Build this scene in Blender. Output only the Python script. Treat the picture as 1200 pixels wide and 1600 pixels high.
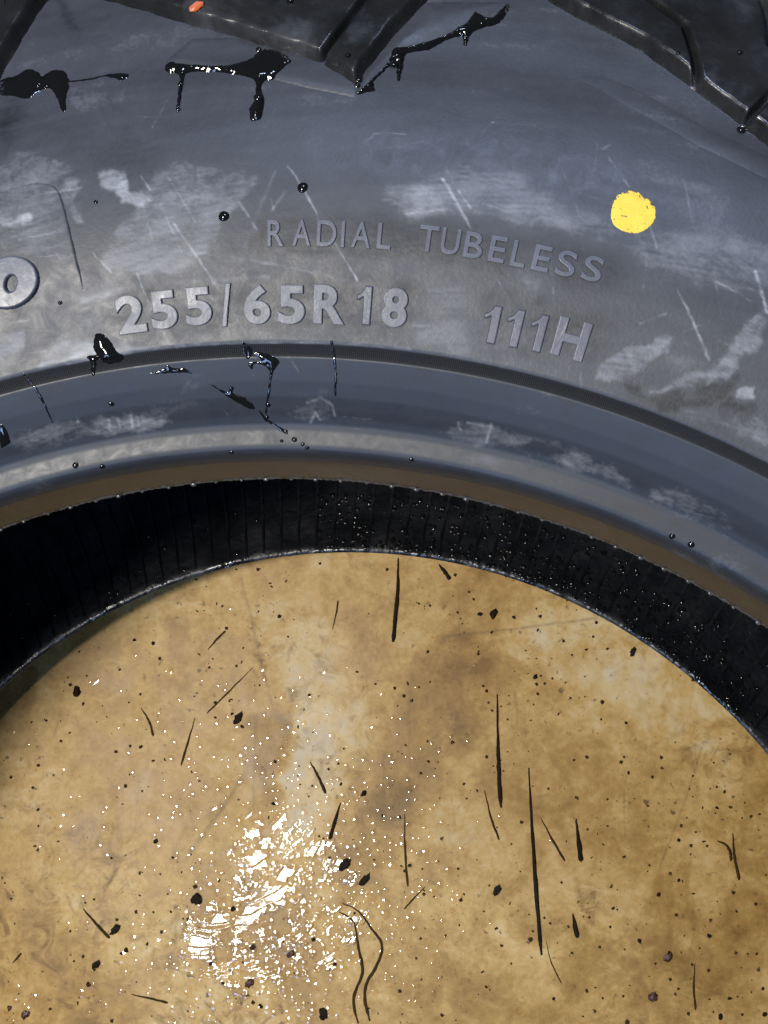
import bpy, bmesh, math, random
import numpy as np
from mathutils import Matrix, Vector

# ------------------------------------------------------------------ clean start
for o in list(bpy.data.objects):
    bpy.data.objects.remove(o, do_unlink=True)
scene = bpy.context.scene
COL = scene.collection
random.seed(7)
RNG = np.random.default_rng(7)

# ------------------------------------------------------------------ camera
cam_d = bpy.data.cameras.new('camera')
cam = bpy.data.objects.new('camera', cam_d)
COL.objects.link(cam)
CAM_LOC = (0.048788, 0.173744, 0.529016)
CAM_ROT = ((0.99759, 0.0, 0.06931), (0.00993, 0.98969, -0.14288), (-0.0686, 0.14322, 0.98731))
cam.matrix_world = Matrix.Translation(CAM_LOC) @ Matrix(CAM_ROT).to_4x4()
cam_d.sensor_width = 36.0
cam_d.lens = 39.375
cam_d.clip_start = 0.01
cam_d.clip_end = 50
cam_d.dof.use_dof = True
cam_d.dof.focus_distance = 0.37
cam_d.dof.aperture_fstop = 70
scene.camera = cam
scene.render.resolution_x = 768
scene.render.resolution_y = 1024

# ------------------------------------------------------------------ dim bluish surroundings
world = bpy.data.worlds.new('World')
scene.world = world
world.use_nodes = True
bg = world.node_tree.nodes['Background']
bg.inputs['Color'].default_value = (0.50, 0.66, 1.0, 1)
bg.inputs['Strength'].default_value = 0.06

# ------------------------------------------------------------------ lamps
def area(name, loc, target, size, power, colour, size_y=None):
    d = bpy.data.lights.new(name, 'AREA')
    d.shape = 'DISK' if size_y is None else 'RECTANGLE'
    d.size = size
    if size_y is not None:
        d.size_y = size_y
    d.energy = power
    d.color = colour
    o = bpy.data.objects.new(name, d)
    COL.objects.link(o)
    o.location = loc
    o.rotation_euler = (Vector(target) - Vector(loc)).to_track_quat('-Z', 'Y').to_euler()
    return o
area('hand_lamp', (-0.335, 0.015, 1.22), (0.02, 0.16, 0.1), 0.16, 14.3, (1.0, 0.94, 0.84))
area('daylight_door', (-0.60, -1.00, 1.50), (0.05, 0.25, 0.2), 0.5, 11.5, (0.34, 0.55, 1.0), 0.5)
area('daylight_window', (0.15, 0.95, 1.60), (0.05, 0.3, 0.2), 0.25, 12.0, (0.54, 0.70, 1.0), 0.16)

# ------------------------------------------------------------------ exposure
scene.view_settings.view_transform = 'Standard'
scene.view_settings.look = 'None'
scene.view_settings.exposure = 0.0
scene.view_settings.gamma = 1.0
scene.view_settings.use_curve_mapping = False

# ------------------------------------------------------------------ measured shapes
# tyre marks are (clockwise angle in degrees from +Y, radius in mm); board marks are (x, y) in mm
BIG = [('2',-7.36,259.9,9.1,7.4),('5',-5.55,260.0,9.1,6.8),('5',-3.65,260.1,9.1,6.8),('/',-2.12,259.4,10.2,2.9),('6',-0.44,259.7,9.3,6.8),('5',1.44,259.7,9.2,6.8),('R',3.5,260.0,9.2,8.0),('1',5.36,260.3,9.2,3.8),('8',7.02,260.4,9.3,6.3),('1',12.2,260.1,8.9,4.0),('1',13.42,260.3,8.9,4.0),('1',14.68,260.5,8.8,3.9),('H',16.48,261.0,9.0,8.0)]
SMALL = [('R',0.61,277.9,6.3,4.1),('A',1.93,278.0,6.3,4.6),('D',3.2,278.0,6.3,4.9),('I',4.02,278.0,6.3,0.9),('A',4.94,278.1,6.2,4.9),('L',6.11,278.2,6.2,3.5),('T',8.31,278.7,6.2,4.7),('U',9.41,278.7,6.2,4.6),('B',10.58,278.7,6.1,4.6),('E',11.78,278.7,6.1,4.0),('L',12.86,278.6,6.1,3.6),('E',13.99,278.7,6.0,4.2),('S',15.22,278.8,6.0,4.7),('S',16.53,279.2,5.9,4.7)]
LOGO_O = [[(-11.81,275.5),(-11.95,274.3),(-12.13,273.3),(-12.37,272.4),(-12.65,271.7),(-12.95,271.2),(-13.27,270.9),(-13.6,270.9),(-13.91,271.1),(-14.2,271.6),(-14.46,272.3),(-14.67,273.1),(-14.83,274.1),(-14.93,275.3),(-14.96,276.5),(-14.94,277.7),(-14.85,278.9),(-14.71,280.0),(-14.52,281.0),(-14.29,281.9),(-14.03,282.6),(-13.74,283.1),(-13.43,283.4),(-13.12,283.4),(-12.82,283.2),(-12.54,282.7),(-12.28,282.1),(-12.06,281.2),(-11.89,280.2),(-11.78,279.1),(-11.73,277.9),(-11.74,276.7)],[(-12.99,276.4),(-13.02,276.1),(-13.07,275.8),(-13.12,275.5),(-13.17,275.3),(-13.23,275.2),(-13.29,275.0),(-13.34,275.0),(-13.4,275.0),(-13.44,275.1),(-13.48,275.3),(-13.5,275.5),(-13.52,275.7),(-13.52,276.0),(-13.52,276.3),(-13.5,276.6),(-13.47,276.9),(-13.44,277.2),(-13.39,277.5),(-13.34,277.8),(-13.29,278.0),(-13.23,278.1),(-13.17,278.3),(-13.12,278.3),(-13.07,278.3),(-13.02,278.2),(-12.99,278.0),(-12.96,277.9),(-12.94,277.6),(-12.94,277.3),(-12.94,277.0),(-12.96,276.7)]]
PANEL = [(-14.8,299.4),(-12.86,299.7),(-11.42,300.1),(-10.5,299.1),(-10.08,297.2),(-9.88,293.1),(-9.76,286.5),(-9.66,278.5),(-9.59,272.3),(-9.99,268.7),(-12.39,267.0),(-16.82,265.9)]
DOT = [(18.54,299.3),(18.59,298.0),(18.55,296.5),(18.42,295.1),(18.25,294.0),(18.05,293.2),(17.81,292.8),(17.53,292.7),(17.24,292.8),(16.97,293.3),(16.77,294.1),(16.65,295.1),(16.58,296.4),(16.55,297.8),(16.55,299.2),(16.61,300.4),(16.75,301.6),(16.97,302.4),(17.24,302.9),(17.5,302.9),(17.74,302.7),(17.97,302.2),(18.19,301.4),(18.4,300.5)]
BLK_M = [(-7.1,352.5),(-5.31,346.3),(-3.58,340.7),(-1.56,336.0),(0.19,331.9),(2.26,326.8),(4.03,319.5),(4.3,324.9),(5.17,334.4),(5.94,341.9),(6.47,348.2)]
LED_M = [(-4.84,329.1),(-2.64,326.6),(-0.58,323.3),(1.81,319.2),(4.09,316.5),(4.26,321.2),(3.54,327.2),(0.19,331.9),(-1.56,336.0),(-3.57,336.8),(-4.65,331.0)]
WALL_M = [(4.08,317.2),(4.47,319.2),(5.16,325.2),(6.14,332.2),(7.71,337.5),(8.83,342.6),(9.85,351.1),(6.47,348.2),(5.17,334.4),(4.3,324.9)]
BLK_R = [(11.7,353.4),(12.9,349.5),(15.85,343.0),(18.36,335.7),(22.17,326.0),(20.29,375.5)]
BLK_L = [(-10.99,358.7),(-10.74,352.4),(-11.23,347.8),(-11.88,337.8),(-12.32,333.3),(-12.2,361.3)]
SIPE_M = [(4.18,347.2),(3.37,337.3),(2.36,325.7)]
SIPE_R = [[(15.0,358.9),(17.34,350.2),(18.54,335.3)],[(21.55,338.3),(20.9,328.1)],[(19.76,370.9),(20.44,360.5),(20.87,351.9)]]
RIDGE_R = [(13.64,331.0),(14.63,330.8),(16.45,327.7),(19.51,322.4),(22.49,319.8)]
LINE_M = [(-4.64,330.0),(-2.65,326.8),(-0.58,323.3),(1.81,319.2),(4.09,316.7)]
WET = [('water_streak','wide black wet smear with a stubby drip near the top left edge of the tyre',[[(-12.32,333.3),(-11.57,333.6),(-11.06,334.9),(-10.54,333.3),(-10.38,331.8),(-9.96,332.9),(-9.43,332.2),(-9.18,329.4),(-9.16,325.9),(-9.28,323.5),(-9.29,319.0),(-9.5,318.7),(-9.75,323.7),(-10.04,327.1),(-10.52,327.0),(-11.04,325.1),(-11.78,327.2),(-12.37,328.6)],[(-9.18,328.5),(-8.21,328.2),(-7.47,328.6),(-6.89,328.4),(-6.44,327.6),(-6.44,326.3),(-6.79,326.0),(-7.47,327.8),(-8.21,327.5),(-9.15,327.9)]],0.5),('water_streak','long black wet smear with two drips under the middle tread block',[[(-4.75,328.6),(-4.47,329.7),(-3.53,328.6),(-2.07,327.2),(-0.93,329.1),(-0.53,331.4),(0.19,331.7),(1.04,328.0),(0.9,325.8),(0.31,322.1),(-0.15,321.8),(-0.29,319.0),(-0.12,316.1),(-0.16,311.4),(-0.39,310.0),(-0.72,310.8),(-0.77,313.4),(-0.56,316.2),(-0.53,319.0),(-0.68,322.3),(-1.75,324.5),(-2.93,325.7),(-3.74,325.6),(-3.89,322.5),(-3.96,316.6),(-4.07,314.0),(-4.16,314.9),(-4.09,320.6),(-4.09,325.4),(-4.62,326.4)]],1.15),('water_streak','black wet patch along the notch right of the middle tread block tip',[[(4.04,317.6),(4.44,320.8),(5.13,326.6),(5.35,332.3),(6.11,333.8),(7.43,337.4),(8.29,342.1),(8.59,346.7),(8.95,345.7),(9.4,345.3),(9.88,350.1),(10.08,349.9),(9.77,343.9),(8.96,341.0),(8.63,338.6),(8.57,335.4),(8.41,336.1),(8.31,338.0),(7.73,336.8),(6.97,333.1),(6.15,331.8),(5.97,329.7),(5.93,322.7),(5.78,323.0),(5.61,327.9),(5.16,325.2),(4.77,321.7),(4.88,319.0),(4.55,318.5)]],1.6),('water_streak','short fat black wet splotch touching the ribbed band below the first digit',[[(-9.57,260.9),(-9.19,261.2),(-8.77,259.1),(-8.52,256.4),(-8.14,255.1),(-8.47,253.8),(-9.32,254.1),(-9.65,256.0),(-9.79,257.8)],[(-10.22,256.4),(-9.44,255.8),(-9.77,254.7),(-10.09,251.9),(-10.25,252.3),(-10.16,255.0)]],0.7),('water_streak','thin flat black wet lick just inside the ribbed band',[[(-6.97,250.3),(-6.11,250.9),(-5.8,251.8),(-5.53,251.1),(-4.87,250.7),(-4.45,249.3),(-5.03,249.8),(-5.9,249.9)]],0.25),('water_streak','black wet trickle running from the ribbed band down to the bead',[[(-1.38,255.7),(-0.98,254.9),(-0.78,253.5),(-1.11,251.7),(-1.37,253.5)],[(-0.82,253.2),(-0.45,253.4),(0.27,252.8),(0.7,251.1),(0.42,249.7),(0.19,247.4),(0.05,244.6),(-0.18,241.8),(-0.33,239.6),(-0.43,240.1),(-0.22,243.2),(-0.03,246.3),(0.07,249.1),(-0.24,250.4),(-0.8,250.7),(-0.93,249.6),(-1.14,250.3),(-1.05,251.2),(-0.37,251.4)]],0.3),('water_streak','diagonal black wet streak on the bead flange ending at the trickle',[[(-3.73,247.4),(-3.11,245.8),(-2.53,244.8),(-2.4,246.2),(-2.11,245.6),(-2.23,244.5),(-1.64,243.6),(-1.08,241.8),(-1.05,240.7),(-1.51,241.1),(-2.01,242.2),(-2.78,244.3)],[(-0.81,240.7),(-0.39,239.0),(0.13,237.6),(0.77,236.0),(0.93,235.4),(0.77,234.9),(-0.07,237.3),(-0.56,238.6)]],0.3),('water_streak','thin dark wet line crossing the flange at the left edge',[[(-13.97,255.8),(-13.85,254.6),(-13.52,251.2),(-13.38,246.6),(-13.38,243.6),(-13.46,244.0),(-13.57,248.3),(-13.75,252.0),(-14.04,255.1)]],0.2),('water_streak','straight thin dark wet line below the R of the size marking',[[(3.61,255.6),(3.79,255.7),(3.95,252.3),(4.04,248.1),(4.01,244.0),(3.9,244.1),(3.85,249.5)]],0.2),('water_streak','small black wet fleck on the left of the bead flange',[[(-9.84,245.2),(-9.57,245.6),(-9.41,244.8),(-9.68,244.4)]],0.25),('water_streak','black wet square mark at the left edge above the bead',[[(-16.44,246.1),(-16.21,244.7),(-16.28,242.0),(-16.73,241.5),(-17.07,241.4)]],0.25)]
TDROP = [(1.9,292.2,1.33,0.03),(-1.99,285.5,1.33,0.03),(-0.19,241.7,0.7,0.03),(-0.35,239.0,0.62,0.03),(0.77,235.7,0.62,0.03),(1.34,233.7,0.7,0.03),(1.88,232.6,0.55,0.03),(2.17,231.7,0.55,0.03),(0.52,233.3,0.47,0.03),(-12.97,233.0,0.86,0.03),(-11.3,231.3,0.7,0.03),(-2.78,230.8,0.55,0.03),(25.92,231.9,0.78,0.03),(27.18,232.1,0.86,0.03),(8.92,231.2,0.62,0.03),(-6.73,326.6,1.02,0.3),(-4.46,328.4,1.09,0.7),(-10.57,329.2,1.09,0.3),(-10.22,328.0,0.94,0.3),(-0.38,316.2,1.09,0.7),(-0.54,310.8,1.09,0.03),(-3.98,321.8,0.62,0.7),(-4.07,314.2,0.47,0.7),(-0.53,331.4,0.78,0.7),(-0.21,330.9,0.7,0.7),(0.14,330.3,0.7,0.7),(0.65,328.7,0.86,0.7),(0.81,327.4,0.86,0.7),(4.08,321.7,0.94,0.7),(4.06,319.9,0.7,0.7),(5.54,327.2,1.09,0.7),(8.24,339.5,1.33,0.7),(9.03,342.5,0.94,0.7),(8.48,337.7,0.62,0.7),(20.91,327.9,1.09,0.3),(17.39,340.8,0.7,4.4),(19.76,346.2,0.7,4.4),(-11.02,269.9,0.55,0.03),(-8.29,292.4,0.55,0.03),(0.82,343.1,0.94,4.4),(3.57,325.7,0.7,4.4),(-9.01,259.6,0.47,0.03),(-8.93,258.9,0.47,0.03),(-8.82,258.0,0.47,0.03),(-11.61,354.6,0.47,4.4)]
SCR = [([(1.15,297.6),(1.9,292.2),(2.75,285.0)],0.35,0.8),([(3.51,279.7),(4.89,270.7)],0.4,0.9),([(-4.52,284.6),(-3.43,275.7),(-2.38,267.5)],0.35,0.6),([(-1.79,262.9),(-1.04,257.0)],0.3,0.6),([(-6.72,273.7),(-6.32,266.8)],0.35,0.7),([(8.56,296.7),(10.29,285.5)],0.45,0.8),([(9.4,294.3),(10.09,290.5)],0.3,0.6),([(15.75,310.0),(17.01,303.7)],0.35,0.4),([(18.43,296.2),(19.08,291.3)],0.3,0.4),([(20.75,283.0),(23.4,270.9)],0.45,0.7),([(23.72,293.5),(25.01,285.5)],0.5,0.9),([(11.53,277.8),(12.62,271.9)],0.3,0.5),([(-1.17,288.6),(-0.33,281.8)],0.5,0.6),([(-3.73,277.3),(0.24,273.9),(4.46,270.1)],0.5,0.4),([(-1.0,278.1),(-0.23,286.5),(0.54,296.3)],0.8,0.35),([(-8.82,280.1),(-8.07,275.0)],0.4,0.6),([(-5.98,297.4),(-5.56,293.7)],0.3,0.6),([(-9.79,269.3),(-6.95,270.7),(-2.84,270.2),(0.23,270.9)],1.2,0.4),([(-14.47,268.2),(-12.9,267.5)],0.4,0.6),([(-13.57,260.1),(-12.31,259.5)],0.4,0.4),([(19.54,273.3),(20.56,277.2)],0.4,0.4),([(-15.35,256.0),(-13.04,256.7),(-9.69,256.6),(-4.96,255.7),(0.14,255.3),(3.75,255.5),(8.06,255.9)],0.7,0.35),([(2.22,242.2),(3.01,243.4),(3.7,242.1),(3.92,239.7)],0.5,0.5),([(2.35,238.0),(2.7,240.1),(2.96,238.8)],0.5,0.5),([(-2.94,241.0),(-2.71,239.3),(-2.31,240.9)],0.35,0.4),([(11.96,242.0),(13.51,242.1)],0.5,0.4),([(13.32,238.8),(13.41,242.6)],0.5,0.5),([(11.66,240.1),(11.44,241.4)],0.5,0.6),([(3.76,237.0),(6.57,237.3)],0.4,0.35),([(4.16,239.5),(6.54,239.6)],0.4,0.3),([(1.03,291.1),(0.41,286.4)],0.5,0.4),([(-11.8,244.6),(-11.94,242.5)],0.4,0.6),([(-10.06,241.9),(-10.22,239.6)],0.5,0.6),([(-9.49,241.5),(-9.55,239.7)],0.5,0.6),([(-8.67,241.8),(-8.81,239.3)],0.5,0.6),([(-8.31,241.3),(-8.38,239.6)],0.4,0.6)]
PAT = [([(-8.63,276.5),(-6.82,286.6),(-5.78,294.0),(-4.87,298.9),(-2.55,298.6),(-0.33,295.3),(-0.54,292.5),(-2.36,280.3),(-3.79,274.3),(-5.83,273.6)],1.2,0.42),([(-7.97,299.7),(-7.26,299.5),(-6.42,297.2),(-6.54,294.0),(-5.57,291.1),(-6.27,289.4),(-7.03,291.4),(-7.36,294.3),(-8.04,295.1)],0.8,0.85),([(-12.99,293.7),(-12.49,292.3),(-11.46,293.8),(-11.51,290.5),(-12.63,290.1)],0.6,0.6),([(-9.7,299.6),(-8.95,298.1),(-9.25,292.5),(-8.89,288.1),(-9.45,287.8),(-9.72,293.0)],1,0.45),([(-12.86,299.8),(-10.21,298.1),(-9.92,291.5),(-9.72,278.5),(-11.6,281.9),(-13.48,284.8)],2,0.28),([(7.08,292.6),(8.72,299.7),(11.06,301.6),(13.05,297.3),(16.53,294.7),(17.1,290.1),(14.07,288.4),(10.95,288.1),(8.78,287.3),(7.25,285.6)],4,0.42),([(5.8,294.4),(7.64,294.5),(8.43,288.6),(6.63,285.3)],2.5,0.3),([(12.46,282.4),(14.27,284.6),(14.96,278.8),(13.85,273.9),(12.89,276.7)],2,0.3),([(18.24,291.8),(23.82,299.5),(24.76,288.2),(21.15,286.1),(18.67,285.3)],4,0.35),([(18.36,257.5),(18.78,263.5),(19.9,268.9),(21.22,271.8),(21.04,266.9),(20.07,260.7)],0.8,0.5),([(20.94,258.9),(22.35,264.7),(23.67,268.9),(24.17,275.8),(24.5,284.4),(24.86,287.1),(25.4,281.5),(24.93,274.9),(24.73,268.7),(23.08,264.4),(22.03,260.7)],1.2,0.5),([(25.21,266.8),(25.95,270.1),(26.23,266.4)],0.6,0.6),([(23.93,259.6),(25.71,263.0),(27.41,263.4),(28.05,258.2),(25.56,257.9),(23.08,257.3)],1.5,0.4),([(22.86,261.6),(23.11,264.1),(23.44,262.2),(23.13,260.4)],0.6,0.4),([(21.48,258.9),(23.73,264.9),(24.92,270.1),(24.83,264.5),(24.12,261.2),(22.42,256.6),(21.5,256.7)],0.8,-0.6),([(19.84,259.1),(20.85,259.9),(21.23,258.4),(20.3,258.0)],0.8,-0.5),([(24.91,263.8),(25.27,265.3),(26.0,263.6),(25.64,260.4),(25.12,260.2)],0.6,-0.5),([(25.71,263.0),(26.28,265.7),(26.74,262.7),(26.33,260.7)],0.6,-0.5),([(-14.68,265.3),(-13.32,264.9),(-14.34,259.7),(-15.35,256.0)],0.6,0.4),([(-12.99,256.4),(-11.34,261.7),(-9.93,259.5),(-8.79,256.3),(-9.12,254.2),(-11.66,255.2)],1,0.42),([(-11.14,257.3),(-9.54,259.9),(-7.86,256.5),(-8.17,254.5)],1.5,0.4),([(-0.07,285.2),(6.6,286.4),(11.0,287.0),(17.34,286.2),(17.66,278.8),(13.35,277.1),(7.47,277.3),(-0.02,276.5)],3,-0.42),([(-7.99,270.8),(-0.46,270.0),(7.64,270.6),(7.96,259.3),(-0.56,258.4),(-8.3,259.1)],3,-0.36),([(11.06,269.4),(17.36,271.1),(17.93,260.8),(11.71,258.4)],3,-0.3),([(-11.9,275.9),(-7.86,274.1),(-8.28,263.7),(-12.06,266.7)],3,0.18),([(8.28,271.7),(10.98,271.3),(11.51,259.0),(8.35,258.3)],3,0.28),([(-11.64,310.8),(-9.02,302.4),(-10.0,299.9),(-12.86,299.8),(-12.62,308.4)],1,0.25),([(-8.95,323.1),(-7.01,320.9),(-6.9,311.2),(-7.68,309.1),(-8.81,318.8)],1.5,0.15),([(-12.37,328.2),(-11.03,325.6),(-11.91,313.1),(-12.6,309.3)],3,-0.42),([(-9.33,356.8),(-8.73,346.2),(-8.51,343.7),(-9.16,346.8),(-9.84,357.1)],1.5,-0.4),([(-7.07,308.6),(-4.67,304.3),(-5.66,298.1),(-8.1,301.2)],3,-0.25),([(-17.07,241.4),(-13.23,239.2),(-7.13,238.4),(-6.55,240.7),(-9.59,242.6),(-13.2,242.8),(-16.71,244.0)],2,0.35),([(-1.76,240.8),(1.8,240.7),(3.78,243.8),(3.76,238.2),(1.34,236.1),(-1.47,238.0)],3,0.2),([(-10.89,241.7),(-6.93,240.9),(-7.39,237.5),(-10.85,238.1)],1.5,0.35),([(17.31,239.0),(18.69,241.3),(22.14,240.7),(21.86,238.0),(19.01,238.0)],1.5,0.4),([(23.4,238.8),(24.87,242.7),(28.13,242.5),(28.43,238.3),(24.93,236.6)],2,0.35),([(10.88,239.9),(13.12,242.2),(15.93,241.2),(14.92,238.8),(11.78,237.6)],1.5,0.3)]  # scuff and wipe patches; soft lamp-glare band and dark groove shading painted in
STRAND = [('rubber_sliver','longest straight black rubber sliver,right of centre on the brown board',[(79.4,131.6),(80.6,105.9),(82.4,75.1),(84.4,49.7)],8,0),('rubber_sliver','straight dark rubber sliver above and left of the longest one',[(65.2,164.8),(65.4,142.9),(65.9,127.0),(66.7,113.6)],8,0),('rubber_sliver','short thick black rubber sliver just right of the longest one',[(100.6,109.1),(101.6,99.2),(102.6,90.6)],9,0),('rubber_sliver','very short thick black sliver near the lower end of the longest sliver',[(98.6,67.7),(100.4,57.5)],9,0),('rubber_sliver','thin slanting dark sliver between the longest and the short thick one',[(84.7,109.4),(89.5,100.4),(95.2,90.7)],5,0),('rubber_sliver','dark sliver at the top of the board pointing at the tyre bead',[(18.6,228.2),(18.4,210.5),(16.5,188.6)],8,0),('rubber_hair','small curled black hair near the right edge of the board',[(163.5,100.8),(167.4,98.9),(169.0,95.6),(169.2,92.0)],6,0),('rubber_sliver','upright dark sliver touching the curled hair near the right edge',[(170.4,104.2),(170.9,93.7),(172.5,84.0)],6,0),('rubber_sliver','thin upright brown sliver at the lower right of the board',[(152.1,47.9),(151.2,38.4),(151.8,28.2)],5,0),('rubber_sliver','slanting dark sliver left of the wiped pale patch',[(-76.6,152.2),(-79.3,142.3),(-82.5,130.2)],5,0),('rubber_sliver','faint slanting sliver above the dark slanting one on the left',[(-49.5,176.3),(-60.2,165.4),(-71.1,154.3)],4,0),('rubber_hair','short bent dark hair in the upper left of the board',[(-102.9,156.6),(-98.9,151.0),(-96.2,143.6)],5,0),('rubber_sliver','dark slanting sliver at the lower left beside the black square crumb',[(-126.2,64.6),(-119.8,58.2),(-112.9,51.8)],6,0),('rubber_sliver','flat thin sliver at the bottom left of the board',[(-101.9,27.5),(-93.0,26.1),(-84.9,24.3)],5,0),('rubber_sliver','tiny dark sliver near the left edge low on the board',[(-158.2,39.7),(-154.2,44.3)],5,0),('rubber_hair','long curved black hair at the right of the water glare',[(-5.6,69.9),(1.8,66.5),(7.7,59.3),(12.8,51.7),(10.2,42.8),(6.0,35.8),(5.2,28.3),(7.6,19.4)],6,0),('rubber_hair','second wavy black hair inside the curve of the long one',[(-7.0,66.0),(-0.5,61.9),(2.0,50.9),(3.9,39.8),(-0.0,28.7),(2.4,18.1)],6,0),('rubber_sliver','thin upright sliver in the middle of the board',[(22.5,109.9),(22.9,93.4),(24.2,77.9)],5,0),('rubber_sliver','pale thin slanting sliver below the upright middle one',[(32.3,78.1),(27.4,73.2),(22.8,68.1)],4,0),('rubber_sliver','short black slanting sliver above the water glare',[(-7.2,114.3),(-9.4,106.5),(-11.9,97.9)],7,0),('rubber_sliver','grey sliver on the pale wiped patch',[(-21.8,132.9),(-17.8,126.3),(-14.1,118.5)],6,0),('rubber_sliver','thin leaning sliver left of the longest one',[(59.2,121.2),(62.3,108.4),(65.8,99.4)],5,0),('rubber_sliver','short sliver at the upper left of the board',[(-71.5,184.2),(-68.0,188.5),(-63.5,193.1)],5,0),('rubber_sliver','faint short upright sliver under the top rim of the board',[(-12.4,193.8),(-10.6,201.3),(-9.8,208.0)],4,0),('rubber_sliver','stubby dark sliver beside the top bead edge',[(38.0,225.2),(40.5,221.9),(43.2,218.2)],8,0),('rubber_hair','thin brown hair low right of the longest sliver',[(86.5,55.8),(88.9,46.2),(93.1,37.9)],3,0)]
BSCR = [([(40.2,191.1),(66.2,194.3),(110.8,200.0)],0.7,0.6),([(-56.8,217.8),(-51.4,201.0),(-45.2,177.0),(-40.2,159.1)],0.9,0.5),([(158.9,144.2),(149.6,118.5),(137.4,87.4)],0.5,0.5),([(-47.2,135.4),(-61.6,111.9),(-78.9,87.9)],1.3,0.6),([(47.4,210.7),(47.7,194.2)],0.5,0.4),([(24.5,162.8),(24.8,113.4)],0.6,0.35),([(-141.5,154.9),(-144.0,142.9)],0.6,0.5),([(43.9,119.5),(46.0,102.4)],0.5,0.4),([(122.4,120.8),(122.3,101.1)],0.5,0.4),([(100.2,83.8),(103.5,70.0)],0.5,0.4),([(95.6,169.5),(90.2,157.7)],0.5,0.4),([(12.8,136.3),(13.1,104.6)],0.8,0.3),([(-47.6,153.1),(-48.1,112.1)],1.2,0.4),([(152.2,62.9),(147.4,41.0)],0.5,0.4),([(73.5,166.3),(74.3,151.7)],0.7,0.6),([(-114.5,209.9),(-96.1,219.2)],0.5,0.3),([(60.0,122.6),(63.6,137.1)],0.5,0.4)]  # board scratches; the widest line is a painted shadow
BPAT = [([(-36.4,189.1),(-18.3,201.3),(-4.4,189.3),(-0.9,159.6),(-3.5,130.3),(-16.4,98.3),(-37.1,92.2),(-36.3,123.9),(-31.0,153.3)],6,0.6),([(-26.5,153.4),(-8.4,156.5),(-10.9,121.5),(-22.4,101.1),(-31.5,109.5)],4,0.35),([(90.1,204.9),(128.3,193.3),(168.0,158.7),(170.0,133.0),(130.3,152.4),(95.6,172.4),(72.2,189.9)],14,0.8),([(24.4,177.6),(60.3,189.8),(72.1,172.2),(48.3,136.9),(24.9,107.7),(7.4,90.3),(1.2,113.0),(12.7,145.1)],12,-0.6),([(10.0,121.8),(24.7,124.9),(24.9,107.7),(13.1,104.6)],5,-0.45),([(-50.6,150.1),(-35.5,153.3),(-33.3,121.1),(-40.3,103.6),(-48.5,129.6)],5,-0.5),([(-75.6,80.0),(-51.4,72.0),(-21.6,58.6),(-23.9,28.0),(-62.3,38.0),(-77.9,60.1)],8,-0.35),([(-165.7,63.6),(-128.8,56.0),(-102.9,15.0),(-162.7,13.2)],15,-0.55),([(-10.4,95.6),(10.3,90.3),(13.4,73.5),(-7.1,73.0)],5,-0.5),([(128.4,67.8),(184.3,69.2),(182.6,23.5),(121.8,21.7)],15,-0.5),([(31.1,29.6),(99.6,37.0),(127.4,21.9),(31.2,19.0)],10,-0.2),([(120.6,101.0),(134.9,102.7),(133.3,94.3),(119.0,92.6)],3,-0.4),([(11.9,225.7),(24.0,228.8),(30.3,201.6),(15.2,198.5)],5,-0.25),([(42.3,189.7),(60.3,192.8),(57.2,172.0),(42.4,166.0)],5,-0.3)]  # stains; greyish upper-right light haze and lower-left lamp falloff painted in too
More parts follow.
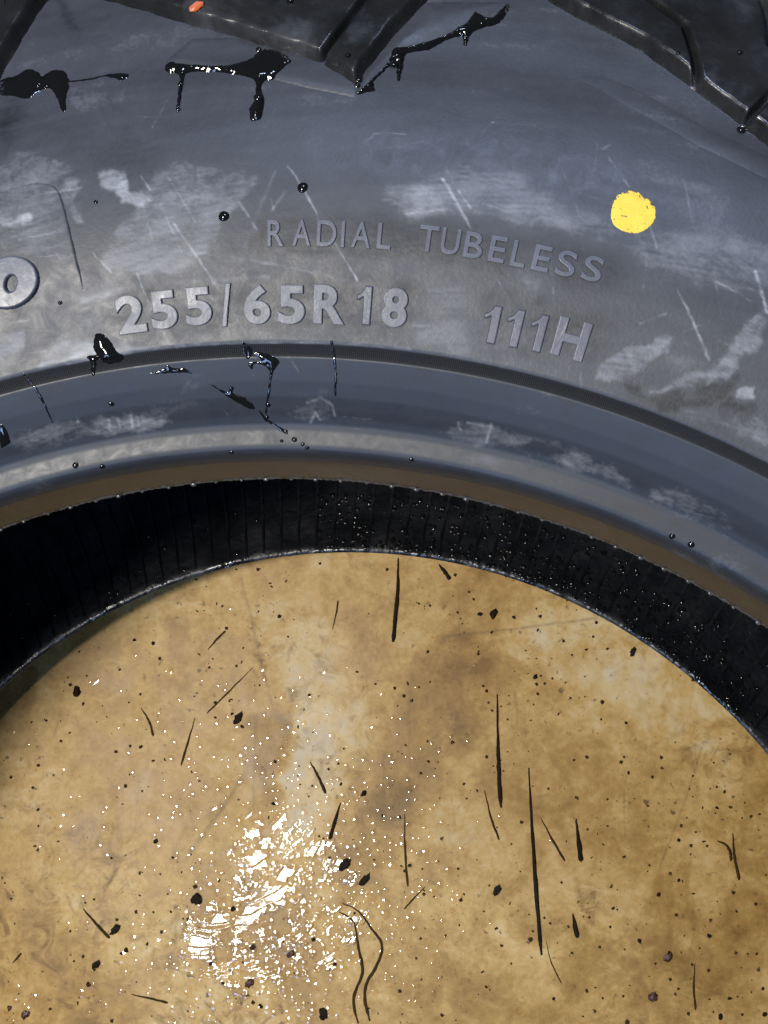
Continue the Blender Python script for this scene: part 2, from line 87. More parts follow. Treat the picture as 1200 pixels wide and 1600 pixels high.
CRUMB = [(17.6,167.2,1.0),(25.4,161.4,1.29),(28.9,167.6,0.86),(83.0,172.9,1.71),(60.2,166.2,1.0),(58.7,168.5,0.86),(61.1,160.9,0.86),(69.9,153.4,0.71),(80.5,153.0,0.86),(113.3,161.8,1.29),(112.6,153.9,0.71),(123.9,152.4,1.0),(124.6,130.0,1.29),(139.6,132.5,1.29),(105.9,136.8,1.14),(122.7,137.1,0.71),(30.0,128.5,0.86),(44.5,142.6,1.43),(88.3,122.5,1.0),(105.7,104.7,0.86),(114.7,106.3,0.71),(146.2,100.7,1.14),(167.3,122.4,1.0),(164.0,124.4,0.86),(157.4,115.2,0.86),(163.7,115.3,1.14),(150.2,110.6,0.71),(79.6,56.2,1.43),(39.6,99.4,1.14),(49.8,74.9,0.71),(136.8,77.1,1.29),(142.2,86.1,1.14),(145.8,83.4,1.0),(159.3,66.4,1.29),(158.6,59.8,1.57),(143.0,34.7,1.14),(144.5,36.9,0.86),(127.9,56.8,1.43),(115.0,62.5,0.86),(162.2,25.9,2.0),(179.5,46.0,1.14),(181.6,27.2,1.43),(181.2,37.9,1.0),(107.6,26.4,1.29),(89.6,31.3,1.0),(25.0,87.2,1.29),(-137.5,167.0,1.14),(-130.8,158.1,1.14),(-59.2,154.4,1.14),(-54.2,148.6,1.43),(-150.5,92.2,1.14),(-93.3,95.4,1.71),(-84.9,88.4,1.0),(-73.9,75.7,1.43),(-122.1,31.4,1.71),(-131.7,54.5,0.86),(-104.9,46.7,1.43),(-107.2,45.2,1.14),(-95.4,49.8,1.14),(-158.5,20.0,1.71),(-55.7,66.2,1.71),(-46.4,49.6,2.0),(-41.9,24.2,1.71),(-18.5,53.7,1.29),(-20.4,121.9,0.86),(-8.7,43.1,1.14),(-38.1,132.7,1.14),(-38.5,113.7,1.43),(-121.2,69.0,0.86),(-93.0,63.9,0.71),(-65.4,42.1,1.43),(13.4,222.7,1.14),(57.3,201.7,1.43),(73.1,200.6,1.29),(84.1,194.5,1.14),(85.3,201.0,1.14),(83.6,204.6,0.71),(111.3,198.2,1.14),(116.1,186.1,1.0),(106.4,185.7,1.0),(99.9,183.3,0.71),(32.8,184.2,1.14),(-37.8,200.2,1.29),(-70.6,175.8,0.86),(-107.3,188.5,1.14),(-97.9,187.1,1.29),(-33.3,190.6,0.71),(-0.2,174.4,1.14),(-18.7,225.6,0.86),(121.8,22.2,1.71),(166.6,33.5,1.29)]
CRUMB_BIG = [('dark crumb with ragged arms at the upper left of the board',(-134.2,164.0,2.43,1.3)),('dark upright crumb at the left of the pale wiped patch',(-56.1,152.4,2.29,1.8)),('large black crumb left of the water glare',(-72.9,70.1,3.14,1.3)),('square black crumb low on the left beside a slanting sliver',(-110.7,55.6,2.43,1.6)),('round black crumb at the lower left of the board',(-119.0,40.1,2.29,1.2)),('reddish brown crumb at the bottom left corner of the board',(-150.8,17.4,2.29,1.4)),('dark brown crumb at the bottom of the water glare',(-47.4,34.3,2.57,1.3)),('reddish brown crumb in the middle of the water glare',(-28.7,47.3,2.0,1.3)),('black crumb at the top right of the water glare',(-4.4,87.2,2.86,1.5)),('black slanted crumb right of the water glare',(4.5,80.6,2.29,1.9)),('tiny bluish black crumb above the water glare',(3.5,118.8,1.57,1.3)),('dark pointed crumb left of the longest rubber sliver',(64.8,77.4,2.0,1.7)),('brown crumb at the lower right of the board',(140.1,50.3,2.29,1.3)),('ragged black crumb at the lower right below the brown one',(133.2,33.3,2.57,1.2)),('greenish black crumb near the top of the board',(63.6,201.8,2.14,1.7)),('oval dark crumb near the right rim of the board',(127.8,184.8,1.86,1.6)),('dark crumb at the bottom edge between the curved hairs',(-13.5,21.5,2.86,1.3))]
DCL = [(-30.8,75.3,21.4,25.7,620,0.71,1.29),(-39.1,55.4,31.4,17.1,260,0.71,1.43),(1.8,62.0,25.7,31.4,330,0.57,1.14),(-61.9,120.6,25.7,20.0,130,0.71,1.29),(-41.2,138.5,12.9,12.9,70,0.71,1.29),(1.2,113.0,17.1,17.1,80,0.57,1.14),(-20.9,28.1,42.9,14.3,200,0.71,1.43),(25.0,79.4,17.1,31.4,110,0.57,1.14),(-90.3,71.1,34.3,34.3,45,0.71,1.57),(18.7,136.4,34.3,34.3,40,0.57,1.14),(71.5,88.8,34.3,42.9,26,0.57,1.0),(-138.6,128.2,28.6,34.3,18,0.57,1.14),(-144.9,19.0,17.1,5.7,25,0.71,1.29),(-97.3,170.4,25.7,17.1,18,0.71,1.14),(42.3,219.7,17.1,3.4,0,0.57,1.0)]
BIGDROP = [(-126.0,168.6,1.43,2.6),(-108.2,54.5,1.29,2.9),(-116.8,39.4,1.57,1.3),(-120.6,30.8,1.29,1.3),(-101.9,47.1,1.43,1.2),(-129.3,54.5,1.29,1.1),(-148.9,91.4,1.14,1.2),(-66.1,110.4,1.86,1.6),(-49.4,107.8,1.71,2.2),(-76.0,92.3,1.57,1.3),(-58.5,90.1,2.0,1.2),(-41.7,96.4,1.86,1.3),(-85.2,49.4,1.43,1.2),(-87.8,55.0,1.14,1.2),(-74.1,36.9,1.86,1.2),(-75.3,29.3,2.0,1.7),(-147.8,16.1,1.29,1.3),(-143.2,19.9,1.0,1.2),(-131.1,115.1,1.0,1.2),(-113.3,147.2,1.0,1.2)]
GLARE = [(-77.9,60.1),(-75.0,64.4),(-71.2,57.4),(-64.6,63.2),(-64.0,72.3),(-61.6,64.7),(-54.2,63.4),(-45.5,73.5),(-33.8,78.1),(-30.7,73.9),(-39.4,66.6),(-48.1,58.0),(-61.4,56.2),(-65.5,46.3),(-59.4,40.9),(-55.8,36.8),(-59.2,33.9),(-65.3,40.7),(-72.9,46.1),(-77.0,53.0)]
GLARE_ZONE = [(-79.4,60.0),(-61.9,74.6),(-53.8,103.4),(-31.6,111.0),(-9.0,98.5),(6.1,70.5),(-3.8,45.2),(-29.8,32.0),(-53.2,28.6),(-74.2,39.1)]
PROF = [(226.5,0),(226.9,2),(228.2,8),(228.9,11),(229.6,13.2),(230.4,14.8),(231.3,15.75),(232.4,16.25),(234,16.65),(236,17.15),(237.6,17.85),(239.2,19.1),(241,20.8),(243.5,23.0),(247,25.5),(250,27.4),(252.3,28.8),(252.5,28.75),(255.1,30.0),(255.3,30.45),(256.0,30.9),(257.5,31.3),(262,32.6),(270,35.2),(280,37.8),(290,39.4),(300,40),(310,39.6),(320,37.9),(330,35),(340,33),(350,30.2),(360,26.4),(370,21),(378,14),(384,5),(388,-7),(391,-22),(393,-50),(394,-94.8)]
OFF = 229.88
ORANGE = (-3.19, 134.10277784842472)

# ------------------------------------------------------------------ small tools
MM = 0.001
def link(name, me, mat=None, parent=None):
    o = bpy.data.objects.new(name, me)
    COL.objects.link(o)
    if mat is not None and me is not None and not me.materials:
        me.materials.append(mat)
    if parent is not None:
        o.parent = parent
    return o
def tag(o, label=None, cat=None, group=None, kind=None):
    if label: o['label'] = label
    if cat: o['category'] = cat
    if group: o['group'] = group
    if kind: o['kind'] = kind
    return o
def mesh_np(name, verts, faces, smooth=True):
    me = bpy.data.meshes.new(name)
    verts = np.asarray(verts, np.float32)
    faces = np.asarray(faces, np.int32)
    n, k = faces.shape
    me.vertices.add(len(verts)); me.vertices.foreach_set('co', verts.ravel())
    me.loops.add(n * k); me.loops.foreach_set('vertex_index', faces.ravel())
    me.polygons.add(n)
    me.polygons.foreach_set('loop_start', np.arange(0, n * k, k, dtype=np.int32))
    me.polygons.foreach_set('use_smooth', np.full(n, smooth))
    me.update(calc_edges=True)
    return me
def set_attr(me, name, vals):
    a = me.attributes.new(name, 'FLOAT', 'POINT')
    a.data.foreach_set('value', np.asarray(vals, np.float32))
def grid_faces(nu, nv, wrap=False):
    i, j = np.meshgrid(np.arange(nu if wrap else nu - 1), np.arange(nv - 1), indexing='ij')
    i2 = (i + 1) % nu
    return np.stack([i * nv + j, i2 * nv + j, i2 * nv + j + 1, i * nv + j + 1], -1).reshape(-1, 4)
def seg_dist(P, pts, closed):
    pts = np.asarray(pts, float)
    n = len(pts)
    best = np.full(len(P), 1e9)
    for i in range(n if closed else n - 1):
        a, b = pts[i], pts[(i + 1) % n]
        ab = b - a
        t = np.clip(((P - a) @ ab) / max(ab @ ab, 1e-12), 0, 1)
        d = P - a - t[:, None] * ab
        best = np.minimum(best, d[:, 0] ** 2 + d[:, 1] ** 2)
    return np.sqrt(best)
def sdf(P, pts):
    pts = np.asarray(pts, float)
    d = seg_dist(P, pts, True)
    inside = np.zeros(len(P), bool)
    n = len(pts)
    for i in range(n):
        a, b = pts[i], pts[(i + 1) % n]
        c = (a[1] > P[:, 1]) != (b[1] > P[:, 1])
        x = (b[0] - a[0]) * (P[:, 1] - a[1]) / ((b[1] - a[1]) if abs(b[1] - a[1]) > 1e-9 else 1e-9) + a[0]
        inside ^= c & (P[:, 0] < x)
    return np.where(inside, d, -d)
def smooth_loop(pts, k=4):
    p = np.asarray(pts, float); n = len(p); out = []
    for i in range(n):
        a, b, c, d = p[i - 1], p[i], p[(i + 1) % n], p[(i + 2) % n]
        for j in range(k):
            t = j / k
            out.append(.5 * (2 * b + (c - a) * t + (2 * a - 5 * b + 4 * c - d) * t * t + (3 * b - a - 3 * c + d) * t ** 3))
    return np.array(out)
def sstep(a, b, x):
    t = np.clip((x - a) / (b - a), 0, 1)
    return t * t * (3 - 2 * t)
_perm = RNG.permutation(512)
def vnoise(x, y, seed=0):
    xi = np.floor(x).astype(int); yi = np.floor(y).astype(int)
    fx = x - xi; fy = y - yi
    fx = fx * fx * (3 - 2 * fx); fy = fy * fy * (3 - 2 * fy)
    def h(a, b):
        return _perm[(_perm[(a + seed * 37) % 512] + b) % 512] / 511.0
    return (h(xi, yi) * (1 - fx) + h(xi + 1, yi) * fx) * (1 - fy) + (h(xi, yi + 1) * (1 - fx) + h(xi + 1, yi + 1) * fx) * fy

# ------------------------------------------------------------------ materials
def new_mat(name):
    m = bpy.data.materials.new(name)
    m.use_nodes = True
    nt = m.node_tree
    return m, nt, nt.nodes['Principled BSDF']
def node(nt, kind, **kw):
    n = nt.nodes.new(kind)
    for k, v in kw.items():
        if k in n.inputs: n.inputs[k].default_value = v
        else: setattr(n, k, v)
    return n
def noise(nt, scale, detail=4, rough=.55, dist=0., vec=None):
    n = node(nt, 'ShaderNodeTexNoise')
    n.inputs['Scale'].default_value = scale
    n.inputs['Detail'].default_value = detail
    n.inputs['Roughness'].default_value = rough
    n.inputs['Distortion'].default_value = dist
    nt.links.new((vec or coords(nt)), n.inputs['Vector'])
    return n.outputs['Fac']
def coords(nt):
    for n in nt.nodes:
        if n.bl_idname == 'ShaderNodeTexCoord': return n.outputs['Object']
    return node(nt, 'ShaderNodeTexCoord').outputs['Object']
def mth(nt, op, a, b=None, c=None, clamp=False):
    n = node(nt, 'ShaderNodeMath', operation=op, use_clamp=clamp)
    for i, v in enumerate((a, b, c)):
        if v is None: continue
        if isinstance(v, (int, float)): n.inputs[i].default_value = v
        else: nt.links.new(v, n.inputs[i])
    return n.outputs[0]
def ramp(nt, fac, stops):
    n = node(nt, 'ShaderNodeValToRGB')
    e = n.color_ramp.elements
    while len(e) < len(stops): e.new(0.5)
    for el, (p, c) in zip(e, stops):
        el.position = p
        el.color = (c, c, c, 1) if isinstance(c, (int, float)) else (*c, 1)
    nt.links.new(fac, n.inputs['Fac'])
    return n.outputs['Color']
def maprange(nt, v, a, b, c, d):
    n = node(nt, 'ShaderNodeMapRange')
    n.inputs[1].default_value = a; n.inputs[2].default_value = b
    n.inputs[3].default_value = c; n.inputs[4].default_value = d
    nt.links.new(v, n.inputs[0])
    return n.outputs[0]
def bump(nt, bsdf, h, strength, dist):
    n = node(nt, 'ShaderNodeBump')
    n.inputs['Strength'].default_value = strength
    n.inputs['Distance'].default_value = dist
    nt.links.new(h, n.inputs['Height'])
    nt.links.new(n.outputs[0], bsdf.inputs['Normal'])

def rubber(name, lo, mid, hi, bias, rough, grain=.12):
    m, nt, b = new_mat(name)
    at = node(nt, 'ShaderNodeAttribute', attribute_name='wear_and_light')
    w = at.outputs['Fac']
    n1 = noise(nt, 42, 5, .62, .4)
    n2 = noise(nt, 190, 5, .7, .6)
    n3 = noise(nt, 900, 3, .6)
    mod = mth(nt, 'MULTIPLY', w, maprange(nt, n2, .3, .7, .45, 1.25))
    v = mth(nt, 'ADD', mth(nt, 'MULTIPLY', mod, .5), bias)
    v = mth(nt, 'ADD', v, maprange(nt, n1, .3, .7, -.07, .07))
    v = mth(nt, 'ADD', v, maprange(nt, n3, .3, .7, -.03, .03), clamp=True)
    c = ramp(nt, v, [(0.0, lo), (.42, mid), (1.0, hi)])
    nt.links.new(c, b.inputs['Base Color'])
    nt.links.new(maprange(nt, n2, .3, .7, rough - .07, rough + .09), b.inputs['Roughness'])
    b.inputs['Specular IOR Level'].default_value = .4
    bump(nt, b, n3, grain, .0004)
    return m
M = {}
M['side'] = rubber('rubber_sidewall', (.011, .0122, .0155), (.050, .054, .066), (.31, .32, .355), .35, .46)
M['bead'] = rubber('rubber_bead', (.014, .015, .018), (.024, .028, .037), (.26, .27, .29), .34, .44, .012)
M['letter'] = rubber('rubber_letter', (.035, .04, .053), (.085, .095, .125), (.25, .255, .28), .42, .38)

m, nt, b = new_mat('rubber_wet_tread')
n1 = noise(nt, 38, 5, .6, .5); n2 = noise(nt, 130, 5, .65)
nt.links.new(ramp(nt, n1, [(.34, (.009, .009, .009)), (.56, (.017, .017, .0175)), (.72, (.055, .056, .06))]), b.inputs['Base Color'])
nt.links.new(maprange(nt, n2, .40, .66, .14, .5), b.inputs['Roughness'])
bump(nt, b, n2, .25, .0008)
M['tread'] = m

m, nt, b = new_mat('rubber_band')
b.inputs['Base Color'].default_value = (.013, .014, .0165, 1); b.inputs['Roughness'].default_value = .6; b.inputs['Specular IOR Level'].default_value = .15
M['band'] = m

m, nt, b = new_mat('rubber_liner')
n1 = noise(nt, 170, 2, .5, .6); n2 = noise(nt, 45, 4, .6)
nt.links.new(ramp(nt, n2, [(.35, (.005, .0055, .0065)), (.7, (.017, .018, .021))]), b.inputs['Base Color'])
nt.links.new(maprange(nt, n2, .35, .65, .16, .5), b.inputs['Roughness'])
bump(nt, b, n1, .55, .0022)
M['liner'] = m

m, nt, b = new_mat('rubber_toe')
n1 = noise(nt, 90, 6, .7, .6)
bump(nt, b, n1, .3, .0006)
nt.links.new(ramp(nt, n1, [(.3, (.009, .0105, .0135)), (.55, (.016, .018, .021)), (.75, (.035, .035, .036))]), b.inputs['Base Color'])
b.inputs['Roughness'].default_value = .24
M['seat'] = m

m, nt, b = new_mat('rubber_flash')
b.inputs['Base Color'].default_value = (.06, .06, .06, 1); b.inputs['Roughness'].default_value = .22
M['nub'] = m
m, nt, b = new_mat('yellow_paint')
n1 = noise(nt, 300, 4, .6)
nt.links.new(ramp(nt, n1, [(.3, (.78, .50, .03)), (.7, (.86, .58, .055))]), b.inputs['Base Color'])
b.inputs['Roughness'].default_value = .55
M['paint'] = m

m, nt, b = new_mat('wet_black')
b.inputs['Base Color'].default_value = (.006, .006, .0062, 1)
b.inputs['Roughness'].default_value = .06
b.inputs['IOR'].default_value = 1.5
M['wet'] = m

m, nt, b = new_mat('clear_water')
fr = node(nt, 'ShaderNodeFresnel'); fr.inputs['IOR'].default_value = 1.55
gls = node(nt, 'ShaderNodeBsdfGlossy'); gls.inputs['Roughness'].default_value = .08
trn = node(nt, 'ShaderNodeBsdfTransparent'); trn.inputs['Color'].default_value = (.97, .97, .97, 1)
mxs = node(nt, 'ShaderNodeMixShader')
nt.links.new(fr.outputs[0], mxs.inputs[0]); nt.links.new(trn.outputs[0], mxs.inputs[1]); nt.links.new(gls.outputs[0], mxs.inputs[2])
nt.links.new(mxs.outputs[0], nt.nodes['Material Output'].inputs['Surface'])
M['water'] = m

m, nt, b = new_mat('black_rubber_bits')
n1 = noise(nt, 500, 3, .6)
nt.links.new(ramp(nt, n1, [(.3, (.006, .0045, .003)), (.7, (.020, .014, .008))]), b.inputs['Base Color'])
b.inputs['Roughness'].default_value = .75; b.inputs['Specular IOR Level'].default_value = .12
M['bits'] = m
m, nt, b = new_mat('brown_sliver')
b.inputs['Base Color'].default_value = (.040, .024, .009, 1); b.inputs['Roughness'].default_value = .8; b.inputs['Specular IOR Level'].default_value = .1
M['sliver'] = m
m, nt, b = new_mat('red_brown_dirt')
b.inputs['Base Color'].default_value = (.05, .018, .010, 1); b.inputs['Roughness'].default_value = .5
M['red'] = m
m, nt, b = new_mat('orange_fleck')
b.inputs['Base Color'].default_value = (.48, .10, .02, 1); b.inputs['Roughness'].default_value = .4
M['orange'] = m

m, nt, b = new_mat('wet_brown_board')
at = node(nt, 'ShaderNodeAttribute', attribute_name='stain_and_light').outputs['Fac']
dk = node(nt, 'ShaderNodeAttribute', attribute_name='scratch_shadow').outputs['Fac']
n0 = noise(nt, 9, 4, .55, .6); n1 = noise(nt, 30, 6, .6, .9); n2 = noise(nt, 110, 5, .65, .4); n3 = noise(nt, 420, 4, .6)
v = mth(nt, 'ADD', .5, mth(nt, 'MULTIPLY', at, .36))
v = mth(nt, 'ADD', v, maprange(nt, n0, .3, .7, -.10, .10))
v = mth(nt, 'ADD', v, maprange(nt, n1, .3, .7, -.22, .22))
v = mth(nt, 'ADD', v, maprange(nt, n2, .3, .7, -.14, .14))
v = mth(nt, 'ADD', v, maprange(nt, n3, .3, .7, -.08, .08), clamp=True)
c = ramp(nt, v, [(.05, (.19, .100, .020)), (.38, (.35, .207, .058)), (.58, (.47, .305, .105)), (.78, (.55, .41, .205)), (1.0, (.55, .46, .325))])
mx = node(nt, 'ShaderNodeMix', data_type='RGBA')
nt.links.new(mth(nt, 'MULTIPLY', dk, .85), mx.inputs['Factor'])
nt.links.new(c, mx.inputs[6]); mx.inputs[7].default_value = (.05, .03, .012, 1)
gz_ = mth(nt, 'MULTIPLY', maprange(nt, noise(nt, 75, 6, .7, 1.2), .50, .66, 0, .85), maprange(nt, noise(nt, 11, 3, .6, .5), .44, .62, 0, 1))
mx0 = mx
mx = node(nt, 'ShaderNodeMix', data_type='RGBA')
nt.links.new(gz_, mx.inputs['Factor']); nt.links.new(mx0.outputs[2], mx.inputs[6]); mx.inputs[7].default_value = (.15, .078, .018, 1)
# small dark mould spots in the surface
sp = noise(nt, 260, 2, .5)
spz = noise(nt, 14, 3, .6)
sm = mth(nt, 'MULTIPLY', maprange(nt, sp, .64, .72, 0, .8), maprange(nt, spz, .42, .60, 0, 1))
mx2 = node(nt, 'ShaderNodeMix', data_type='RGBA')
nt.links.new(sm, mx2.inputs['Factor']); nt.links.new(mx.outputs[2], mx2.inputs[6]); mx2.inputs[7].default_value = (.07, .04, .015, 1)
nt.links.new(mx2.outputs[2], b.inputs['Base Color'])
nt.links.new(maprange(nt, n1, .35, .65, .38, .58), b.inputs['Roughness'])
b.inputs['Specular IOR Level'].default_value = .3
bump(nt, b, n2, .12, .0006)
M['board'] = m

# ------------------------------------------------------------------ tyre surface
PR = np.array(PROF, float)
_i = int(np.argmin(np.abs(PR[:, 0] - 257.5)))
_q = [PR[k] for k in range(_i)]
for k in range(_i, len(PR) - 1):               # round the sidewall out between the measured points
    a_, b_, c_, d_ = PR[max(k - 1, _i)], PR[k], PR[k + 1], PR[min(k + 2, len(PR) - 1)]
    for s_ in np.arange(0, 1, .1):
        _q.append(.5 * (2 * b_ + (c_ - a_) * s_ + (2 * a_ - 5 * b_ + 4 * c_ - d_) * s_ ** 2 + (3 * b_ - a_ - 3 * c_ + d_) * s_ ** 3))
PR = np.array(_q + [PR[-1]])
ZMID = OFF - 94.84          # height of the tyre's mid plane
TT = np.concatenate([[0], np.cumsum(np.hypot(np.diff(PR[:, 0]), np.diff(PR[:, 1])))])
def t_of_r(r): return np.interp(r, PR[:, 0], TT)
def tr(r): return float(t_of_r(r))
def prof(t):
    return np.interp(t, TT, PR[:, 0]), np.interp(t, TT, PR[:, 1]) + OFF
def surf(th, t, h=0.0):
    """point on the upper outer tyre surface: clockwise angle (deg), profile length (mm), lift (mm) -> metres"""
    th = np.asarray(th, float); t = np.asarray(t, float)
    r, z = prof(t)
    e = 1.2
    r2, z2 = prof(np.minimum(t + e, TT[-1])); r1, z1 = prof(np.maximum(t - e, 0))
    dr, dz = r2 - r1, z2 - z1
    L = np.hypot(dr, dz) + 1e-9
    rr = r - dz / L * h; zz = z + dr / L * h
    a = np.radians(th)
    return np.stack([rr * np.sin(a), rr * np.cos(a), zz], -1) * MM
UV0 = 285.0
def to_uv(pts, R0=UV0):
    p = np.asarray(pts, float)
    return np.stack([np.radians(p[:, 0]) * R0, t_of_r(p[:, 1])], 1)
WEAR_AND_LIGHT = [(to_uv(l), w, k, 'l') for l, w, k in SCR] + [(smooth_loop(to_uv(l), 3), e, k, 'p') for l, e, k in PAT]
_rs = random.Random(3)
for _ in range(110):                            # fine handling scratches
    u_, v_ = _rs.uniform(-85, 150), _rs.uniform(38, 110)
    a_ = _rs.choice((1.05, 1.15, 1.2, 2.2, .1, -.1)) + _rs.uniform(-.25, .25); l_ = _rs.uniform(2, 14)
    WEAR_AND_LIGHT.append((np.array([(u_, v_), (u_ + l_ * math.cos(a_), v_ - l_ * math.sin(a_))]), .3, _rs.uniform(.1, .35), 'l'))
def wear_and_light_at(th, t):
    P = np.stack([np.radians(np.ravel(th)) * UV0, np.ravel(t)], 1)
    out = np.zeros(len(P))
    wob = np.stack([vnoise(P[:, 0] * .8, P[:, 1] * .8, 1) - .5, vnoise(P[:, 0] * .8, P[:, 1] * .8, 2) - .5], 1)
    wob2 = np.stack([vnoise(P[:, 0] * .25, P[:, 1] * .25, 3) - .5, vnoise(P[:, 0] * .25, P[:, 1] * .25, 4) - .5], 1)
    for g, e, k, kind in WEAR_AND_LIGHT:
        m_ = 4 * e + 3
        sel = np.where((P[:, 0] > g[:, 0].min() - m_) & (P[:, 0] < g[:, 0].max() + m_) & (P[:, 1] > g[:, 1].min() - m_) & (P[:, 1] < g[:, 1].max() + m_))[0]
        if len(sel) == 0: continue
        if kind == 'l':
            d = seg_dist(P[sel] + wob[sel] * .3, g, False)
            out[sel] += k * 1.15 * np.exp(-(d / (e * .75)) ** 2) * (.35 + .9 * vnoise(P[sel, 0] * .5, P[sel, 1] * .5, 13))
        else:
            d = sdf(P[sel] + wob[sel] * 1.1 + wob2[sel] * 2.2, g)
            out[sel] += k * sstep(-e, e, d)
    u_, v_ = P[:, 0], P[:, 1]
    st = vnoise(u_ * .16 + v_ * .05, v_ * 1.5 - u_ * .25, 17) * .6 + vnoise(u_ * .5, v_ * 2.6 + u_ * .5, 18) * .4
    out = np.where(np.abs(out) > .02, out * (.45 + 1.15 * st), out)
    out += .34 * (vnoise(u_ * .035, v_ * .10, 19) - .5) + .22 * (vnoise(u_ * .10 + v_ * .12, v_ * .45 - u_ * .06, 20) - .5)
    return out
# view sector gets close columns, the rest of the ring wide ones
TH = np.unique(np.concatenate([np.arange(-180, -26, 1.0), np.arange(-26, 38, .075), np.arange(38, 180, 1.0)]))
def revolve(name, ts, mat, parent, wear_and_light=True, jit=0.0, mirror=False, th=TH):
    A, T = np.meshgrid(th, ts, indexing='ij')
    P = surf(A, T)
    if jit:
        k = np.clip(1 - T / 1.2, 0, 1)
        a = np.radians(A)
        j = (vnoise(A * 6, A * 0 + 2, 5) - .5) * jit * k * MM
        P[..., 0] -= np.sin(a) * j; P[..., 1] -= np.cos(a) * j; P[..., 2] -= np.abs(j)
    P = P.reshape(-1, 3)
    if mirror: P[:, 2] = 2 * ZMID * MM - P[:, 2]
    F = grid_faces(len(th), len(ts), wrap=True)
    if not mirror: F = F[:, ::-1]
    me = mesh_np(name, P, F)
    if wear_and_light: set_attr(me, 'wear_and_light', wear_and_light_at(A, T))
    return link(name, me, mat, parent)

tyre = bpy.data.objects.new('tyre', None)
COL.objects.link(tyre)
tyre.empty_display_size = .1
tag(tyre, 'wet black off road tyre lying flat with a yellow paint dot on its sidewall', 'tyre')

T_BAND0, T_BAND1 = tr(252.4), tr(255.2)
TT_HEEL = tr(229.0)
ts_side = np.unique(np.concatenate([[T_BAND1, T_BAND1 + .5], np.arange(tr(255.3), tr(352), .38), np.arange(tr(352), TT[-1], 2.0), [TT[-1]]]))
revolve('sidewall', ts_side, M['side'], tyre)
ts_bead = np.unique(np.concatenate([np.arange(TT_HEEL, T_BAND0, .45), [T_BAND0]]))
revolve('bead_flange', ts_bead, M['bead'], tyre)
revolve('bead_seat', np.linspace(0, TT_HEEL, 26), M['seat'], tyre, wear_and_light=False, jit=.7)
revolve('ribbed_band', np.linspace(T_BAND0, T_BAND1, 5), M['band'], tyre, wear_and_light=False)

# fine knurling of the ribbed band
ths = np.arange(-180, 180, .115)
V = []; F = []
for i, (dt, hh) in enumerate([(0.15, 0), (0.15, .16), (2.75, .16), (2.75, 0)]):
    pass
w = .030
n = len(ths)
tA, tB = T_BAND0 + .15, T_BAND1 - .15
rows = [surf(ths - w, np.full(n, tA), -.02), surf(ths, np.full(n, tA), .06), surf(ths + w, np.full(n, tA), -.02),
        surf(ths - w, np.full(n, tB), -.02), surf(ths, np.full(n, tB), .06), surf(ths + w, np.full(n, tB), -.02)]
V = np.stack(rows, 1).reshape(-1, 3)
b0 = np.arange(n)[:, None] * 6
F = np.concatenate([b0 + np.array([[0, 1, 4, 3]]), b0 + np.array([[1, 2, 5, 4]])])
tag(link('knurling', mesh_np('knurling', V, F, False), M['band'], tyre), kind='stuff')

# inner liner of both sidewalls and the crown, and the lower outer half
INN = np.array([(226.5, 0.0), (227.6, -.9), (230, -.4), (236, 4), (245, 10.5), (260, 19), (280, 26), (300, 28.5), (320, 27), (340, 21), (356, 11), (367, -4), (374, -22), (378, -50), (379, -94.84)])
TI = np.concatenate([[0], np.cumsum(np.hypot(np.diff(INN[:, 0]), np.diff(INN[:, 1])))])
def inner(th, t, low, h=0.0):
    t = np.asarray(t, float)
    r = np.interp(t, TI, INN[:, 0]); z = np.interp(t, TI, INN[:, 1])
    r2 = np.interp(t + 1, TI, INN[:, 0]); z2 = np.interp(t + 1, TI, INN[:, 1])
    dr, dz = r2 - r, z2 - z
    L = np.hypot(dr, dz) + 1e-9
    r = r + dz / L * h; z = z - dr / L * h
    z = z + OFF
    if low: z = 2 * ZMID - z
    a = np.radians(th)
    return np.stack([r * np.sin(a), r * np.cos(a), z], -1) * MM
thl = np.unique(np.concatenate([np.arange(-180, -60, 1.0), np.arange(-60, 65, .2), np.arange(65, 180, 1.0)]))
for low in (False, True):
    ts = np.unique(np.concatenate([np.arange(0, 60, 1.0), np.arange(60, TI[-1], 3.0), [TI[-1]]]))
    A, T = np.meshgrid(thl, ts, indexing='ij')
    F = grid_faces(len(thl), len(ts), wrap=True)
    me = mesh_np('inner_liner', inner(A, T, low).reshape(-1, 3), F if not low else F[:, ::-1])
    o = link('inner_liner', me, M['liner'], tyre)
    if low: liner = o
thc = np.arange(-180, 180, .5)
revolve('lower_bead_seat', np.linspace(0, tr(231), 14), M['bead'], tyre, wear_and_light=False, jit=.12, mirror=True, th=thc)
revolve('lower_sidewall', np.concatenate([np.linspace(tr(231), tr(352), 40), np.linspace(tr(353), TT[-1], 24)]), M['bead'], tyre, wear_and_light=False, mirror=True, th=thc)

# raised ribs moulded in the liner: one mesh, copied round the ring as sub-parts of the lower liner
tt = np.linspace(3.2, 62, 22)
prf = [(-.75, -.1), (-.35, .55), (.35, .55), (.75, -.1)]
V = []
for x, h in prf:
    da = np.degrees(x / 245.0)
    V.append(inner(np.full(len(tt), da), tt, True, h * np.where(tt > 60, .2, 1)))
V = np.stack(V, 1).reshape(-1, 3)
F = grid_faces(len(tt), 4)
rib_me = mesh_np('liner_rib', V, F[:, ::-1])
rib_me.materials.append(M['liner'])
for k in range(186):
    o = link('liner_rib', rib_me, None, liner)
    o.rotation_euler = (0, 0, -math.radians(k * 360 / 186))

